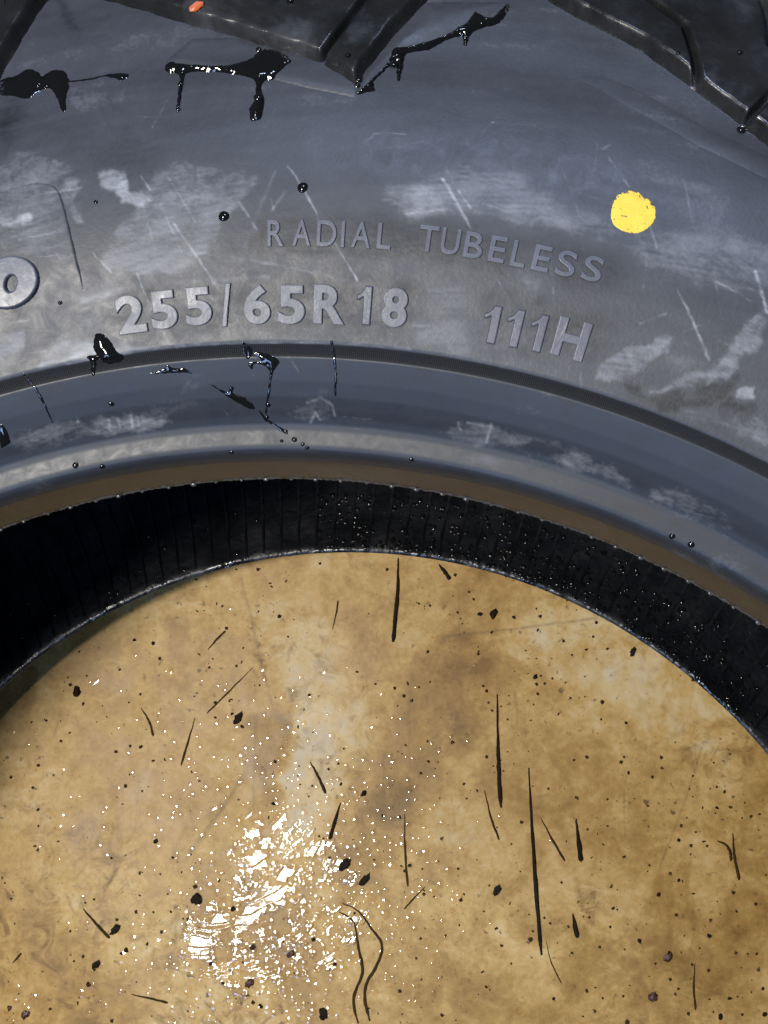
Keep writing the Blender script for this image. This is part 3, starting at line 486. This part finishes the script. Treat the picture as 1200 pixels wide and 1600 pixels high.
# little moulded nubs hanging along the toe of the upper bead
bm = bmesh.new()
bmesh.ops.create_uvsphere(bm, u_segments=10, v_segments=6, radius=1)
for v in bm.verts:
    v.co = Vector((v.co.x * .00125 * (1 if abs(v.co.x) < .6 else .9), v.co.y * .0011, v.co.z * .0008))
for f_ in bm.faces: f_.smooth = True
nub_me = bpy.data.meshes.new('bead_nub'); bm.to_mesh(nub_me); bm.free()
nub_me.materials.append(M['nub'])
for k in range(206):
    o = link('bead_nub', nub_me, None, tyre)
    a = math.radians(k * 360 / 206 + .6 + random.uniform(-.1, .1))
    o.location = (.2264 * math.sin(a), .2264 * math.cos(a), (OFF - .45) * MM)
    o.rotation_euler = (0, 0, -a)
    s = random.uniform(.45, .8)
    o.scale = (s * random.uniform(.9, 1.3), s, s * .75)

# ragged thin flash along the toe edge
n = len(TH); fr_ = .08 + .34 * vnoise(TH * 7, TH * 0 + 1, 21)
a = np.radians(TH)
def ring(r, z): return np.stack([r * np.sin(a), r * np.cos(a), z + 0 * a], 1) * MM
V = np.stack([ring(226.75, OFF + .35), ring(226.45 - fr_ * .3, OFF + .1), ring(226.45 - fr_, OFF - .25), ring(226.6 - fr_ * .3, OFF - .45)], 1).reshape(-1, 3)
link('mould_flash', mesh_np('mould_flash', V, grid_faces(n, 4, wrap=True)), M['nub'], tyre)

# ------------------------------------------------------------------ relief pieces that sit on the sidewall
def relief(name, fun, bounds, res, mat, parent, wear_and_light=False, R0=UV0, floor=-.3, step=True):
    (u0, u1), (v0, v1) = bounds
    us = np.arange(u0, u1 + res, res); vs = np.arange(v0, v1 + res, res)
    U, Vv = np.meshgrid(us, vs, indexing='ij')
    P = np.stack([U.ravel(), Vv.ravel()], 1)
    h = np.maximum(fun(P), floor)
    F = grid_faces(len(us), len(vs))[:, ::-1]
    keep = (h[F] > floor + 1e-4).any(1)
    F = F[keep]
    used = np.unique(F)
    idx = np.full(len(P), -1); idx[used] = np.arange(len(used))
    th = np.degrees(P[used, 0] / R0)
    me = mesh_np(name, surf(th, P[used, 1], h[used]), idx[F])
    if wear_and_light: set_attr(me, 'wear_and_light', wear_and_light_at(th, P[used, 1]))
    return link(name, me, mat, parent)
def bnd(*polys, pad=1.5):
    a = np.concatenate(polys)
    return ((a[:, 0].min() - pad, a[:, 0].max() + pad), (a[:, 1].min() - pad, a[:, 1].max() + pad))
def plateau(d, H, e, out=2.0):
    return np.where(d > 0, H * (1 - (1 - np.minimum(d / e, 1)) ** 2), d * out)

# shoulder blocks
def block(name, poly, sipes, H, extra=None, th0=0.):
    R0 = 335.0
    pl = to_uv(poly, R0)
    sp = [(to_uv(s, R0), w) for s, w in sipes]
    def fun(P):
        wob = (vnoise(P[:, 0] * .35, P[:, 1] * .35, 8) - .5) * .5
        d = sdf(P, pl) + wob
        h = plateau(d, H, 1.7)
        for s, w in sp:
            ds = seg_dist(P, s, False)
            h = np.minimum(h, np.where(ds < w, .3, .3 + (ds - w) * 7))
        h = np.where(h > .5, h + (vnoise(P[:, 0] * .12, P[:, 1] * .12, 9) - .5) * .7, h)
        return h
    return relief(name, fun, bnd(pl), .42, M['tread'], tyre, R0=R0)
outM = [(7.4, 358), (8.6, 372), (9.2, 393.4), (-11.5, 393.4), (-10.5, 372), (-8.8, 358)]
bM = block('tread_block', list(BLK_M) + outM, [(list(SIPE_M) + [], .45), ([(SIPE_M[0][0], SIPE_M[0][1]), (2.6, 372), (0.5, 393)], .45), ([(-5.5, 350), (-3.2, 372), (-4.5, 393)], .45)], 4.2)
outR = [(23.0, 322.5), (24.1, 334), (25.4, 348), (26.4, 358), (27.6, 372), (28.2, 393.4), (7.5, 393.4), (8.6, 372), (10.2, 360)]
bR = block('tread_block', [q for q in BLK_R[:-1]] + outR, [(SIPE_R[0], .55), (SIPE_R[1], .5), (SIPE_R[2], .7), ([SIPE_R[0][0], (14.8, 374), (16, 393)], .5)], 4.2)
PER = 360 / 19
bL = link('tread_block', bM.data, None, tyre); bL.rotation_euler.z = math.radians(17.4)
for k in range(2, 18):
    o = link('tread_block', bM.data, None, tyre)
    o.rotation_euler.z = -math.radians(PER * k)
# low ledge below the middle block and the sloping groove wall beside it
lm_ = to_uv(LED_M, 335.); 
relief('shoulder_ledge', lambda P: plateau(sdf(P, lm_), .55, 2.2), bnd(lm_), .5, M['side'], tyre, wear_and_light=True, R0=335.)
wm = to_uv(WALL_M, 335.)
relief('groove_wall', lambda P: plateau(sdf(P, wm), 1.3, 6.0, 1.0), bnd(wm), .5, M['side'], tyre, wear_and_light=True, R0=335.)
rl = to_uv(RIDGE_R, 335.)
relief('shoulder_ridge', lambda P: .24 * sstep(rl[0, 0] - 2, rl[0, 0] + 16, P[:, 0]) - (seg_dist(P, rl, False) / 3.4) ** 2 * .3, bnd(rl, pad=5), .5, M['side'], tyre, wear_and_light=True, R0=335.)

# moulded panel with its big letter
pn = smooth_loop(to_uv(PANEL), 3)
relief('raised_panel', lambda P: plateau(sdf(P, pn), .55, .35, 3) - .85 * (1 - sstep(tr(266), tr(281), P[:, 1])), bnd(pn), .32, M['side'], tyre, wear_and_light=True)
oo, oi = to_uv(LOGO_O[0]), to_uv(LOGO_O[1])
def fo(P):
    d = np.minimum(sdf(P, oo), -sdf(P, oi))
    return plateau(d, 1.7, .5, 4)
relief('raised_letter', fo, bnd(oo), .22, M['letter'], tyre, wear_and_light=True)

# paint dot
dp = smooth_loop(to_uv(DOT), 3)
def fd(P):
    d = sdf(P, dp)
    nz = vnoise(P[:, 0] * 3.2, P[:, 1] * 3.2, 3) + .6 * vnoise(P[:, 0] * 7, P[:, 1] * 7, 4)
    top = sstep(-1, 4, P[:, 1] - dp[:, 1].mean()) * 1.0
    d = d - np.where(d < 1.3, (nz - .55) * .7 * (.25 + top), 0)
    d = np.where(vnoise(P[:, 0] * 2.1, P[:, 1] * 2.1, 22) + .3 * vnoise(P[:, 0] * 6, P[:, 1] * 6, 23) > 1.04, -.05, d)
    return np.clip(d * .5, -.1, .07) + (vnoise(P[:, 0] * .5, P[:, 1] * .5, 24) - .5) * .04
tag(relief('paint_dot', fd, bnd(dp), .16, M['paint'], tyre, floor=-.08), 'round yellow paint mark with a ragged edge')

# moulded characters
def char_mesh(c, offset):
    cu = bpy.data.curves.new('glyph', 'FONT')
    cu.body = c; cu.size = 1; cu.extrude = .06; cu.bevel_depth = .016; cu.bevel_resolution = 1; cu.offset = offset
    cu.resolution_u = 6
    o = bpy.data.objects.new('glyph', cu); COL.objects.link(o)
    dg = bpy.context.evaluated_depsgraph_get()
    me = bpy.data.meshes.new_from_object(o.evaluated_get(dg))
    bpy.data.objects.remove(o); bpy.data.curves.remove(cu)
    return me
ONE = np.array([(.42, 0), (1, 0), (1, 1), (.52, 1), (.42, .90), (.22, .80), (0, .76), (0, .62), (.22, .64), (.42, .70)])
def put_one(th, r, hgt, wid, lift):
    t0 = tr(r); dt = tr(r + hgt) - t0
    g = np.stack([np.radians(th) * UV0 + (ONE[:, 0] - .5) * wid * UV0 / (r + hgt / 2), t0 + ONE[:, 1] * dt], 1)
    relief('raised_letter', lambda P: plateau(sdf(P, g), lift, .25, 5), bnd(g, pad=.6), .14, M['letter'], tyre, wear_and_light=True)
def put_char(c, th, r, hgt, wid, lift, offset):
    me = char_mesh(c, offset)
    bm = bmesh.new(); bm.from_mesh(me)
    bmesh.ops.subdivide_edges(bm, edges=[e for e in bm.edges if e.calc_length() > .12], cuts=2)
    bm.to_mesh(me); bm.free()
    n = len(me.vertices)
    co = np.empty(n * 3); me.vertices.foreach_get('co', co); co = co.reshape(-1, 3)
    lo, hi = co.min(0), co.max(0)
    x = (co[:, 0] - (lo[0] + hi[0]) / 2) / (hi[0] - lo[0]) * wid
    y = (co[:, 1] - lo[1]) / (hi[1] - lo[1]) * hgt
    z = (co[:, 2] - hi[2]) / (hi[2] - lo[2]) * (lift + .25) + lift
    t0 = tr(r)
    tpos = t0 + y * (tr(r + hgt) - t0) / hgt
    P = surf(th + np.degrees(x / (r + hgt / 2)), tpos, z)
    me.vertices.foreach_set('co', P.astype(np.float32).ravel())
    me.polygons.foreach_set('use_smooth', np.zeros(len(me.polygons), bool))
    set_attr(me, 'wear_and_light', (wear_and_light_at(th + np.degrees(x / r), tpos) * .6 + .12))
    me.materials.clear()
    me.update()
    link('raised_letter', me, M['letter'], tyre)
for q in BIG: put_one(*q[1:], .62) if q[0] == '1' else put_char(*q, .62, .026)
for q in SMALL: put_char(*q, .5, -.002)

# ------------------------------------------------------------------ board under the tyre
def board_grid():
    xs = np.unique(np.concatenate([np.arange(-620, -182, 20), np.arange(-182, 200, .7), np.arange(200, 640, 20)]))
    ys = np.unique(np.concatenate([np.arange(-560, 2, 20), np.arange(2, 258, .7), np.arange(258, 640, 20)]))
    X, Y = np.meshgrid(xs, ys, indexing='ij')
    P = np.stack([X.ravel(), Y.ravel()], 1)
    st = np.zeros(len(P)); sc = np.zeros(len(P))
    wob = np.stack([vnoise(P[:, 0] * .12, P[:, 1] * .12, 1) - .5, vnoise(P[:, 0] * .12, P[:, 1] * .12, 2) - .5], 1) * 9
    wob += np.stack([vnoise(P[:, 0] * .5, P[:, 1] * .5, 3) - .5, vnoise(P[:, 0] * .5, P[:, 1] * .5, 4) - .5], 1) * 3
    for l, e, k in BPAT:
        g = smooth_loop(l, 3)
        m_ = e + 8
        s = np.where((P[:, 0] > g[:, 0].min() - m_) & (P[:, 0] < g[:, 0].max() + m_) & (P[:, 1] > g[:, 1].min() - m_) & (P[:, 1] < g[:, 1].max() + m_))[0]
        st[s] += k * sstep(-e, e, sdf(P[s] + wob[s], g))
    for l, w, k in BSCR:
        g = np.array(l)
        s = np.where((P[:, 0] > g[:, 0].min() - 4) & (P[:, 0] < g[:, 0].max() + 4) & (P[:, 1] > g[:, 1].min() - 4) & (P[:, 1] < g[:, 1].max() + 4))[0]
        d = seg_dist(P[s] + wob[s] * .06, g, False)
        fade = .4 + .6 * vnoise(P[s, 0] * .3, P[s, 1] * .3, 6)
        sc[s] = np.maximum(sc[s], k * fade * np.exp(-(d / (w * .8)) ** 2))
    z = np.zeros(len(P))
    me = mesh_np('board', np.stack([P[:, 0] * MM, P[:, 1] * MM, z], 1), grid_faces(len(xs), len(ys))[:, ::1])
    set_attr(me, 'stain_and_light', st); set_attr(me, 'scratch_shadow', sc)
    return me
tag(link('floor', board_grid(), M['board']), kind='structure')

# ------------------------------------------------------------------ wet smears on the tyre
for name, lab, polys, H in WET:
    gs = [smooth_loop(to_uv(p_), 4) for p_ in polys]
    def fw(P, gs=gs, H=H):
        wob = (vnoise(P[:, 0] * 1.3, P[:, 1] * 1.3, 11) - .5) * .35
        d = np.max([sdf(P, g) for g in gs], 0) + wob
        return plateau(d, H, 3.0 if len(gs) > 1 else 2.0, 1.2) + np.where(d > .2, (vnoise(P[:, 0] * .6, P[:, 1] * .6, 15) - .5) * .16, 0)
    lift = 0
    tag(relief(name, fw, bnd(*gs), .2, M['wet'], None, floor=-.2), lab, 'water streak', 'wet smears on the tyre')

# water drops
def cap_mesh(name, mat, ang=70, seg=14, rings=5, wob=.0, seed=0):
    rr = random.Random(seed)
    R = 1 / math.sin(math.radians(ang)); zc = -R * math.cos(math.radians(ang))
    V = [(0, 0, R + zc)]; F = []
    for i in range(1, rings + 1):
        a = math.radians(ang) * i / rings
        for j in range(seg):
            b_ = 2 * math.pi * j / seg
            k = 1 + wob * math.sin(2 * b_ + seed) + wob * .7 * math.sin(3 * b_ + seed * 2.3)
            V.append((R * math.sin(a) * math.cos(b_) * k, R * math.sin(a) * math.sin(b_) * k, R * math.cos(a) + zc))
    for j in range(seg): F.append((0, 1 + j, 1 + (j + 1) % seg))
    for i in range(rings - 1):
        for j in range(seg):
            a = 1 + i * seg
            F.append((a + j, a + seg + j, a + seg + (j + 1) % seg, a + (j + 1) % seg))
    me = bpy.data.meshes.new(name); me.from_pydata(V, [], F)
    me.polygons.foreach_set('use_smooth', np.ones(len(me.polygons), bool))
    if mat: me.materials.append(mat)
    return me
tcap = [cap_mesh('water_droplet', M['wet'], 42, 16, 6, .05, i) for i in range(3)]
for i, (th, r, s, up_) in enumerate(TDROP):
    o = link('water_droplet', tcap[i % 3])
    t0 = tr(r)
    p0 = Vector(surf(th, t0, up_)); p1 = Vector(surf(th, t0, 2.0))
    nrm = (Vector(surf(th, t0, 3.0)) - Vector(surf(th, t0, 0.0))).normalized()
    lift_blk = 0
    o.location = p0
    o.rotation_euler = nrm.to_track_quat('Z', 'Y').to_euler()
    o.scale = (s * MM,) * 3
    if i == 0: tag(o, 'round black water bead right above the letters RADIAL on the sidewall', 'droplet', 'water drops on the tyre')
    elif i == 1: tag(o, 'round water bead left of the letters RADIAL on the sidewall', 'droplet', 'water drops on the tyre')
    else:
        if r > 314:
            where = 'in the wet smear near the top left edge of the tyre' if th < -8 else 'along the wet smear under the middle tread block' if th < 2.6 else 'in the wet notch beside the middle tread block tip' if th < 10 else 'at the edge of the right hand tread block'
        elif r > 256: where = 'on the sidewall left of the size marking'
        elif r > 240: where = 'in the wet trickle on the bead flange'
        else: where = 'on the left of the bright bead rim' if th < -4 else 'in the middle of the bright bead rim' if th < 8 else 'on the right of the bead rim'
        tag(o, 'tiny glinting water droplet ' + where, 'droplet', 'water drops on the tyre')

# wet beading on the lower inner liner
c0 = cap_mesh('bead_cap', None, 58, 10, 5); n = len(c0.vertices)
co = np.empty(n * 3); c0.vertices.foreach_get('co', co); co = co.reshape(-1, 3)
fs = [tuple(p_.vertices) for p_ in c0.polygons]
V = []; F = []
for _ in range(760):
    th = random.uniform(-4, 46) if random.random() < .85 else random.uniform(-50, 60)
    t0 = 2.5 + 32 * random.random() ** 1.6
    s = random.uniform(.4, 1.25)
    p0 = Vector(inner(th, t0, True, .02)); nn = (Vector(inner(th, t0, True, 3.)) - p0).normalized()
    Q = nn.to_track_quat('Z', 'Y').to_matrix()
    b0 = len(V); k = random.uniform(.7, 1.5)
    for v in co: V.append(tuple(p0 + Q @ Vector((v[0] * s * MM, v[1] * s * k * MM, v[2] * s * MM))))
    F += [tuple(i + b0 for i in f_) for f_ in fs]
me = bpy.data.meshes.new('liner_spray'); me.from_pydata(V, [], F)
me.polygons.foreach_set('use_smooth', np.ones(len(me.polygons), bool))
tag(link('liner_spray', me, M['wet']), 'fine beads of water on the dark ribbed inside of the tyre', 'water', kind='stuff')

# orange fleck on the middle tread block
def crumb_mesh(name, mat, seed, flat=.5, sub=1):
    rr = random.Random(seed)
    bm = bmesh.new(); bmesh.ops.create_icosphere(bm, subdivisions=sub, radius=1)
    for v in bm.verts:
        k = rr.uniform(.6, 1.3)
        v.co = Vector((v.co.x * k, v.co.y * k, v.co.z * flat * k))
    for f_ in bm.faces: f_.smooth = rr.random() < .5
    me = bpy.data.meshes.new(name); bm.to_mesh(me); bm.free()
    me.materials.append(mat)
    return me
o = link('orange_fleck', crumb_mesh('orange_fleck', M['orange'], 5, .4))
o.location = Vector(surf(*ORANGE, 4.9)); o.scale = (.0019, .0012, .0007); o.rotation_euler = (.3, 0, .6)
tag(o, 'bright orange fleck on the wet tread block at the top', 'fleck')

def place(x, y):
    if y > 180: return 'near the top rim of the board'
    col = 'left' if x < -70 else 'middle' if x < 55 else 'right'
    row = 'upper ' if y > 120 else 'lower ' if y < 65 else 'central '
    return 'in the %s%s of the brown board' % (row, col) if col != 'middle' else 'in the %smiddle of the brown board' % ('' if row == 'central ' else row)
# ------------------------------------------------------------------ litter on the board
def strand(name, lab, pts, w_px, mat, seed):
    rr = random.Random(seed)
    p = np.array(pts, float)
    n = len(p); k = 6; path = []
    for i in range(n - 1):
        a, b_, c_, d_ = p[max(i - 1, 0)], p[i], p[i + 1], p[min(i + 2, n - 1)]
        for j in range(k):
            t = j / k
            path.append(.5 * (2 * b_ + (c_ - a) * t + (2 * a - 5 * b_ + 4 * c_ - d_) * t * t + (3 * b_ - a - 3 * c_ + d_) * t ** 3))
    path.append(p[-1]); path = np.array(path)
    rad = w_px / 3500 * 1000 / 2 * (.82 if w_px > 5 else .7)
    V = []; F = []; S_ = 6
    path = path + np.array([[rr.uniform(-.12, .12), rr.uniform(-.12, .12)] for _ in path])
    for i, q in enumerate(path):
        s = i / (len(path) - 1)
        tn = path[min(i + 1, len(path) - 1)] - path[max(i - 1, 0)]
        tn = tn / (np.linalg.norm(tn) + 1e-9)
        nn = np.array([-tn[1], tn[0]])
        ra = rad * (.30 + .70 * min(1, s * 1.8)) * (1 if s < .93 else .55) * rr.uniform(.86, 1.12)
        for j in range(S_):
            a = 2 * math.pi * j / S_
            V.append(((q[0] + nn[0] * ra * math.cos(a)) * MM, (q[1] + nn[1] * ra * math.cos(a)) * MM, (ra * .55 * (math.sin(a) + .75) + .02) * MM))
    for i in range(len(path) - 1):
        for j in range(S_):
            F.append((i * S_ + j, i * S_ + (j + 1) % S_, (i + 1) * S_ + (j + 1) % S_, (i + 1) * S_ + j))
    F.append(tuple(range(S_))[::-1]); F.append(tuple((len(path) - 1) * S_ + j for j in range(S_)))
    me = bpy.data.meshes.new(name); me.from_pydata([tuple(v) for v in V], [], F)
    me.polygons.foreach_set('use_smooth', np.ones(len(me.polygons), bool))
    o = link(name, me, mat)
    return tag(o, lab, name.replace('_', ' '), 'rubber slivers and hairs on the board')
for i, (n_, lab, pts, w_, k_) in enumerate(STRAND):
    strand(n_, lab, pts, w_, M['bits'] if w_ >= 7 else M['sliver'], i)

cm = [crumb_mesh('dirt_crumb', M['bits'], s, .45) for s in range(5)] + [crumb_mesh('dirt_crumb', M['red'], 9, .45), crumb_mesh('dirt_crumb', M['sliver'], 11, .35), crumb_mesh('dirt_crumb', M['sliver'], 12, .35)]
for i, (x, y, s) in enumerate(CRUMB):
    o = link('dirt_crumb', cm[random.randrange(8)])
    o.location = (x * MM, y * MM, s * .25 * MM); o.rotation_euler = (0, 0, random.uniform(0, 6.28))
    q = s * .8
    o.scale = (q * MM, q * random.uniform(.6, 1.2) * MM, q * .8 * MM)
    tag(o, 'small dark dirt crumb ' + place(x, y), 'crumb', 'dirt crumbs on the board')
for i, (lab, (x, y, s, asp)) in enumerate(CRUMB_BIG):
    me = crumb_mesh('dirt_crumb', M['red'] if 'brown' in lab else M['bits'], 40 + i, .4, 2)
    o = link('dirt_crumb', me)
    o.location = (x * MM, y * MM, s * .25 * MM)
    o.rotation_euler = (0, 0, 1.2 + random.uniform(-.5, .5))
    o.scale = (s * MM * asp * .75, s * MM * .72, s * .7 * MM)
    tag(o, lab, 'crumb', 'larger crumbs on the board')
# fine specks nobody could count
V = []; F = []
base = [(-1, -.6, 0), (1, -.7, 0), (.8, .8, 0), (-.7, .9, 0), (.1, 0, .6)]
N = 0
while N < 1150:
    x = RNG.uniform(-175, 190); y = RNG.uniform(8, 228)
    dens = .25 + .75 * float(vnoise(np.array([x * .03]), np.array([y * .03]), 12)[0] > .52)
    if x > 90 and y < 120: dens += .6
    if x < -90 and y < 90: dens += .15
    if RNG.random() > dens: continue
    s = .2 + .75 * RNG.random() ** 3; a = RNG.uniform(0, 6.28); c_, s_ = math.cos(a), math.sin(a); b0 = len(V); k = RNG.uniform(.5, 1.2)
    for q in base: V.append(((x + s * (q[0] * c_ - q[1] * k * s_)) * MM, (y + s * (q[0] * s_ + q[1] * k * c_)) * MM, (q[2] * s + .02) * MM))
    for j in range(4): F.append((b0 + j, b0 + (j + 1) % 4, b0 + 4))
    N += 1
me = bpy.data.meshes.new('dirt_specks'); me.from_pydata(V, [], F)
tag(link('dirt_specks', me, M['sliver']), 'fine dark specks of dirt all over the brown board', 'dirt', kind='stuff')

# droplets on the board
bcap = [cap_mesh('water_droplet', M['water'], (8, 9, 10, 12, 15)[i], 12, 4, .06, i) for i in range(5)]
drops = []
for x, y, sx, sy, n_, a, b_ in DCL:
    for _ in range(int(n_ * .72)):
        px, py = RNG.normal(x, sx), RNG.normal(y, sy)
        if math.hypot(px, py) > 222 or py < -30: continue
        if sdf(np.array([[px, py]]), np.array(GLARE_ZONE))[0] > 0 and RNG.random() < .6: continue
        drops.append((px, py, RNG.uniform(a, b_) * (.8 + 1.1 * RNG.random() ** 2)))
drops.sort(key=lambda d: -d[2])
kept = []
cell = {}
for d in drops:                                 # no drop inside another
    ck = (int(d[0] // 4), int(d[1] // 4)); ok = True
    for i in (-1, 0, 1):
        for j in (-1, 0, 1):
            for e in cell.get((ck[0] + i, ck[1] + j), ()):
                if math.hypot(d[0] - e[0], d[1] - e[1]) < (d[2] + e[2]) * .95: ok = False
    if ok:
        cell.setdefault(ck, []).append(d); kept.append(d)
for i, (x, y, s) in enumerate(kept[:220]):
    o = link('water_droplet', bcap[i % 5])
    o.location = (x * MM, y * MM, .00002); o.scale = (s * MM,) * 3
    o.rotation_euler = (0, 0, random.uniform(0, 6.28))
    tag(o, 'tiny clear water droplet sparkling ' + place(x, y), 'droplet', 'water droplets on the board')
def join_caps(name, items):
    src = bcap[0]
    n = len(src.vertices)
    co = np.empty(n * 3); src.vertices.foreach_get('co', co); co = co.reshape(-1, 3)
    fs = [tuple(p_.vertices) for p_ in src.polygons]
    V = []; F = []
    for x, y, s in items:
        a = RNG.uniform(0, 6.28); c_, s_ = math.cos(a), math.sin(a); k = RNG.uniform(.8, 1.25)
        q = np.stack([(co[:, 0] * c_ - co[:, 1] * k * s_) * s + x, (co[:, 0] * s_ + co[:, 1] * k * c_) * s + y, co[:, 2] * s * RNG.uniform(.8, 1.6) + .02], 1) * MM
        b0 = len(V); V += [tuple(v) for v in q]; F += [tuple(i + b0 for i in f_) for f_ in fs]
    me = bpy.data.meshes.new(name); me.from_pydata(V, [], F)
    me.polygons.foreach_set('use_smooth', np.ones(len(me.polygons), bool))
    return me
tag(link('water_spray', join_caps('water_spray', kept[220:]), M['water']), 'fine spray of tiny water droplets over the brown board', 'water', kind='stuff')
for i, (x, y, s, asp) in enumerate(BIGDROP):
    o = link('water_droplet', bcap[i % 5])
    o.location = (x * MM, y * MM, .0001); o.scale = (s * asp * .9 * MM, s * .85 * MM, s * .7 * MM)
    o.rotation_euler = (0, 0, random.uniform(.4, 1.1) if asp < 2.5 else (.6 if i == 0 else 1.6))
    tag(o, 'larger bright water droplet ' + place(x, y), 'droplet', 'larger droplets on the board')
# merged drops: a shallow uneven puddle where the lamp glares
gl = smooth_loop(GLARE, 3); gz = smooth_loop(GLARE_ZONE, 3)
x0, y0 = np.minimum(gl.min(0), gz.min(0)) - 4; x1, y1 = np.maximum(gl.max(0), gz.max(0)) + 4
xs = np.arange(x0, x1, .22); ys = np.arange(y0, y1, .22)
X, Y = np.meshgrid(xs, ys, indexing='ij'); P = np.stack([X.ravel(), Y.ravel()], 1)
d1 = sdf(P, gl) + (vnoise(P[:, 0] * .7, P[:, 1] * .7, 2) - .5) * 1.6
d2 = sstep(-6, 5, sdf(P, gz))
nz = vnoise(P[:, 0] * .24, P[:, 1] * .24, 5) * .52 + vnoise(P[:, 0] * .5, P[:, 1] * .5, 6) * .38 + vnoise(P[:, 0] * 1.1, P[:, 1] * 1.1, 16) * .10
e2 = np.maximum((nz - (.95 - d2 * .52)) * 3.4, np.where(d1 > 0, d1 * .7, d1 * .4))
q_ = P - np.array([-67.5, 125.8])
sw = (.5 * .00142 * (q_ ** 2).sum(1)) / .40 + vnoise(P[:, 0] * .15, P[:, 1] * .15, 25) * .9 + vnoise(P[:, 0] * .4, P[:, 1] * .4, 26) * .10
sw = sw - np.floor(sw)
sw = np.where(sw < .82, sw / .82, (1 - sw) / .18)  # lips of water sloped to mirror the lamp at the camera
cov = 1 - (1 - np.clip(e2, 0, 1)) ** 2
h2 = np.where(e2 > 0, cov * (.08 + .40 * sw) + .025 * cov * vnoise(P[:, 0] * .6, P[:, 1] * .6, 27), e2 * .4)
h1 = h2
h = np.maximum(np.maximum(h1, h2), -.15)
F = grid_faces(len(xs), len(ys)); F = F[(h[F] > -.149).any(1)]
used = np.unique(F); idx = np.full(len(P), -1); idx[used] = np.arange(len(used))
me = mesh_np('water_puddle', np.stack([P[used, 0], P[used, 1], h[used] + .02], 1) * MM, idx[F])
tag(link('water_puddle', me, M['water']), 'ragged shallow puddle of merged drops glaring white on the board', 'puddle')
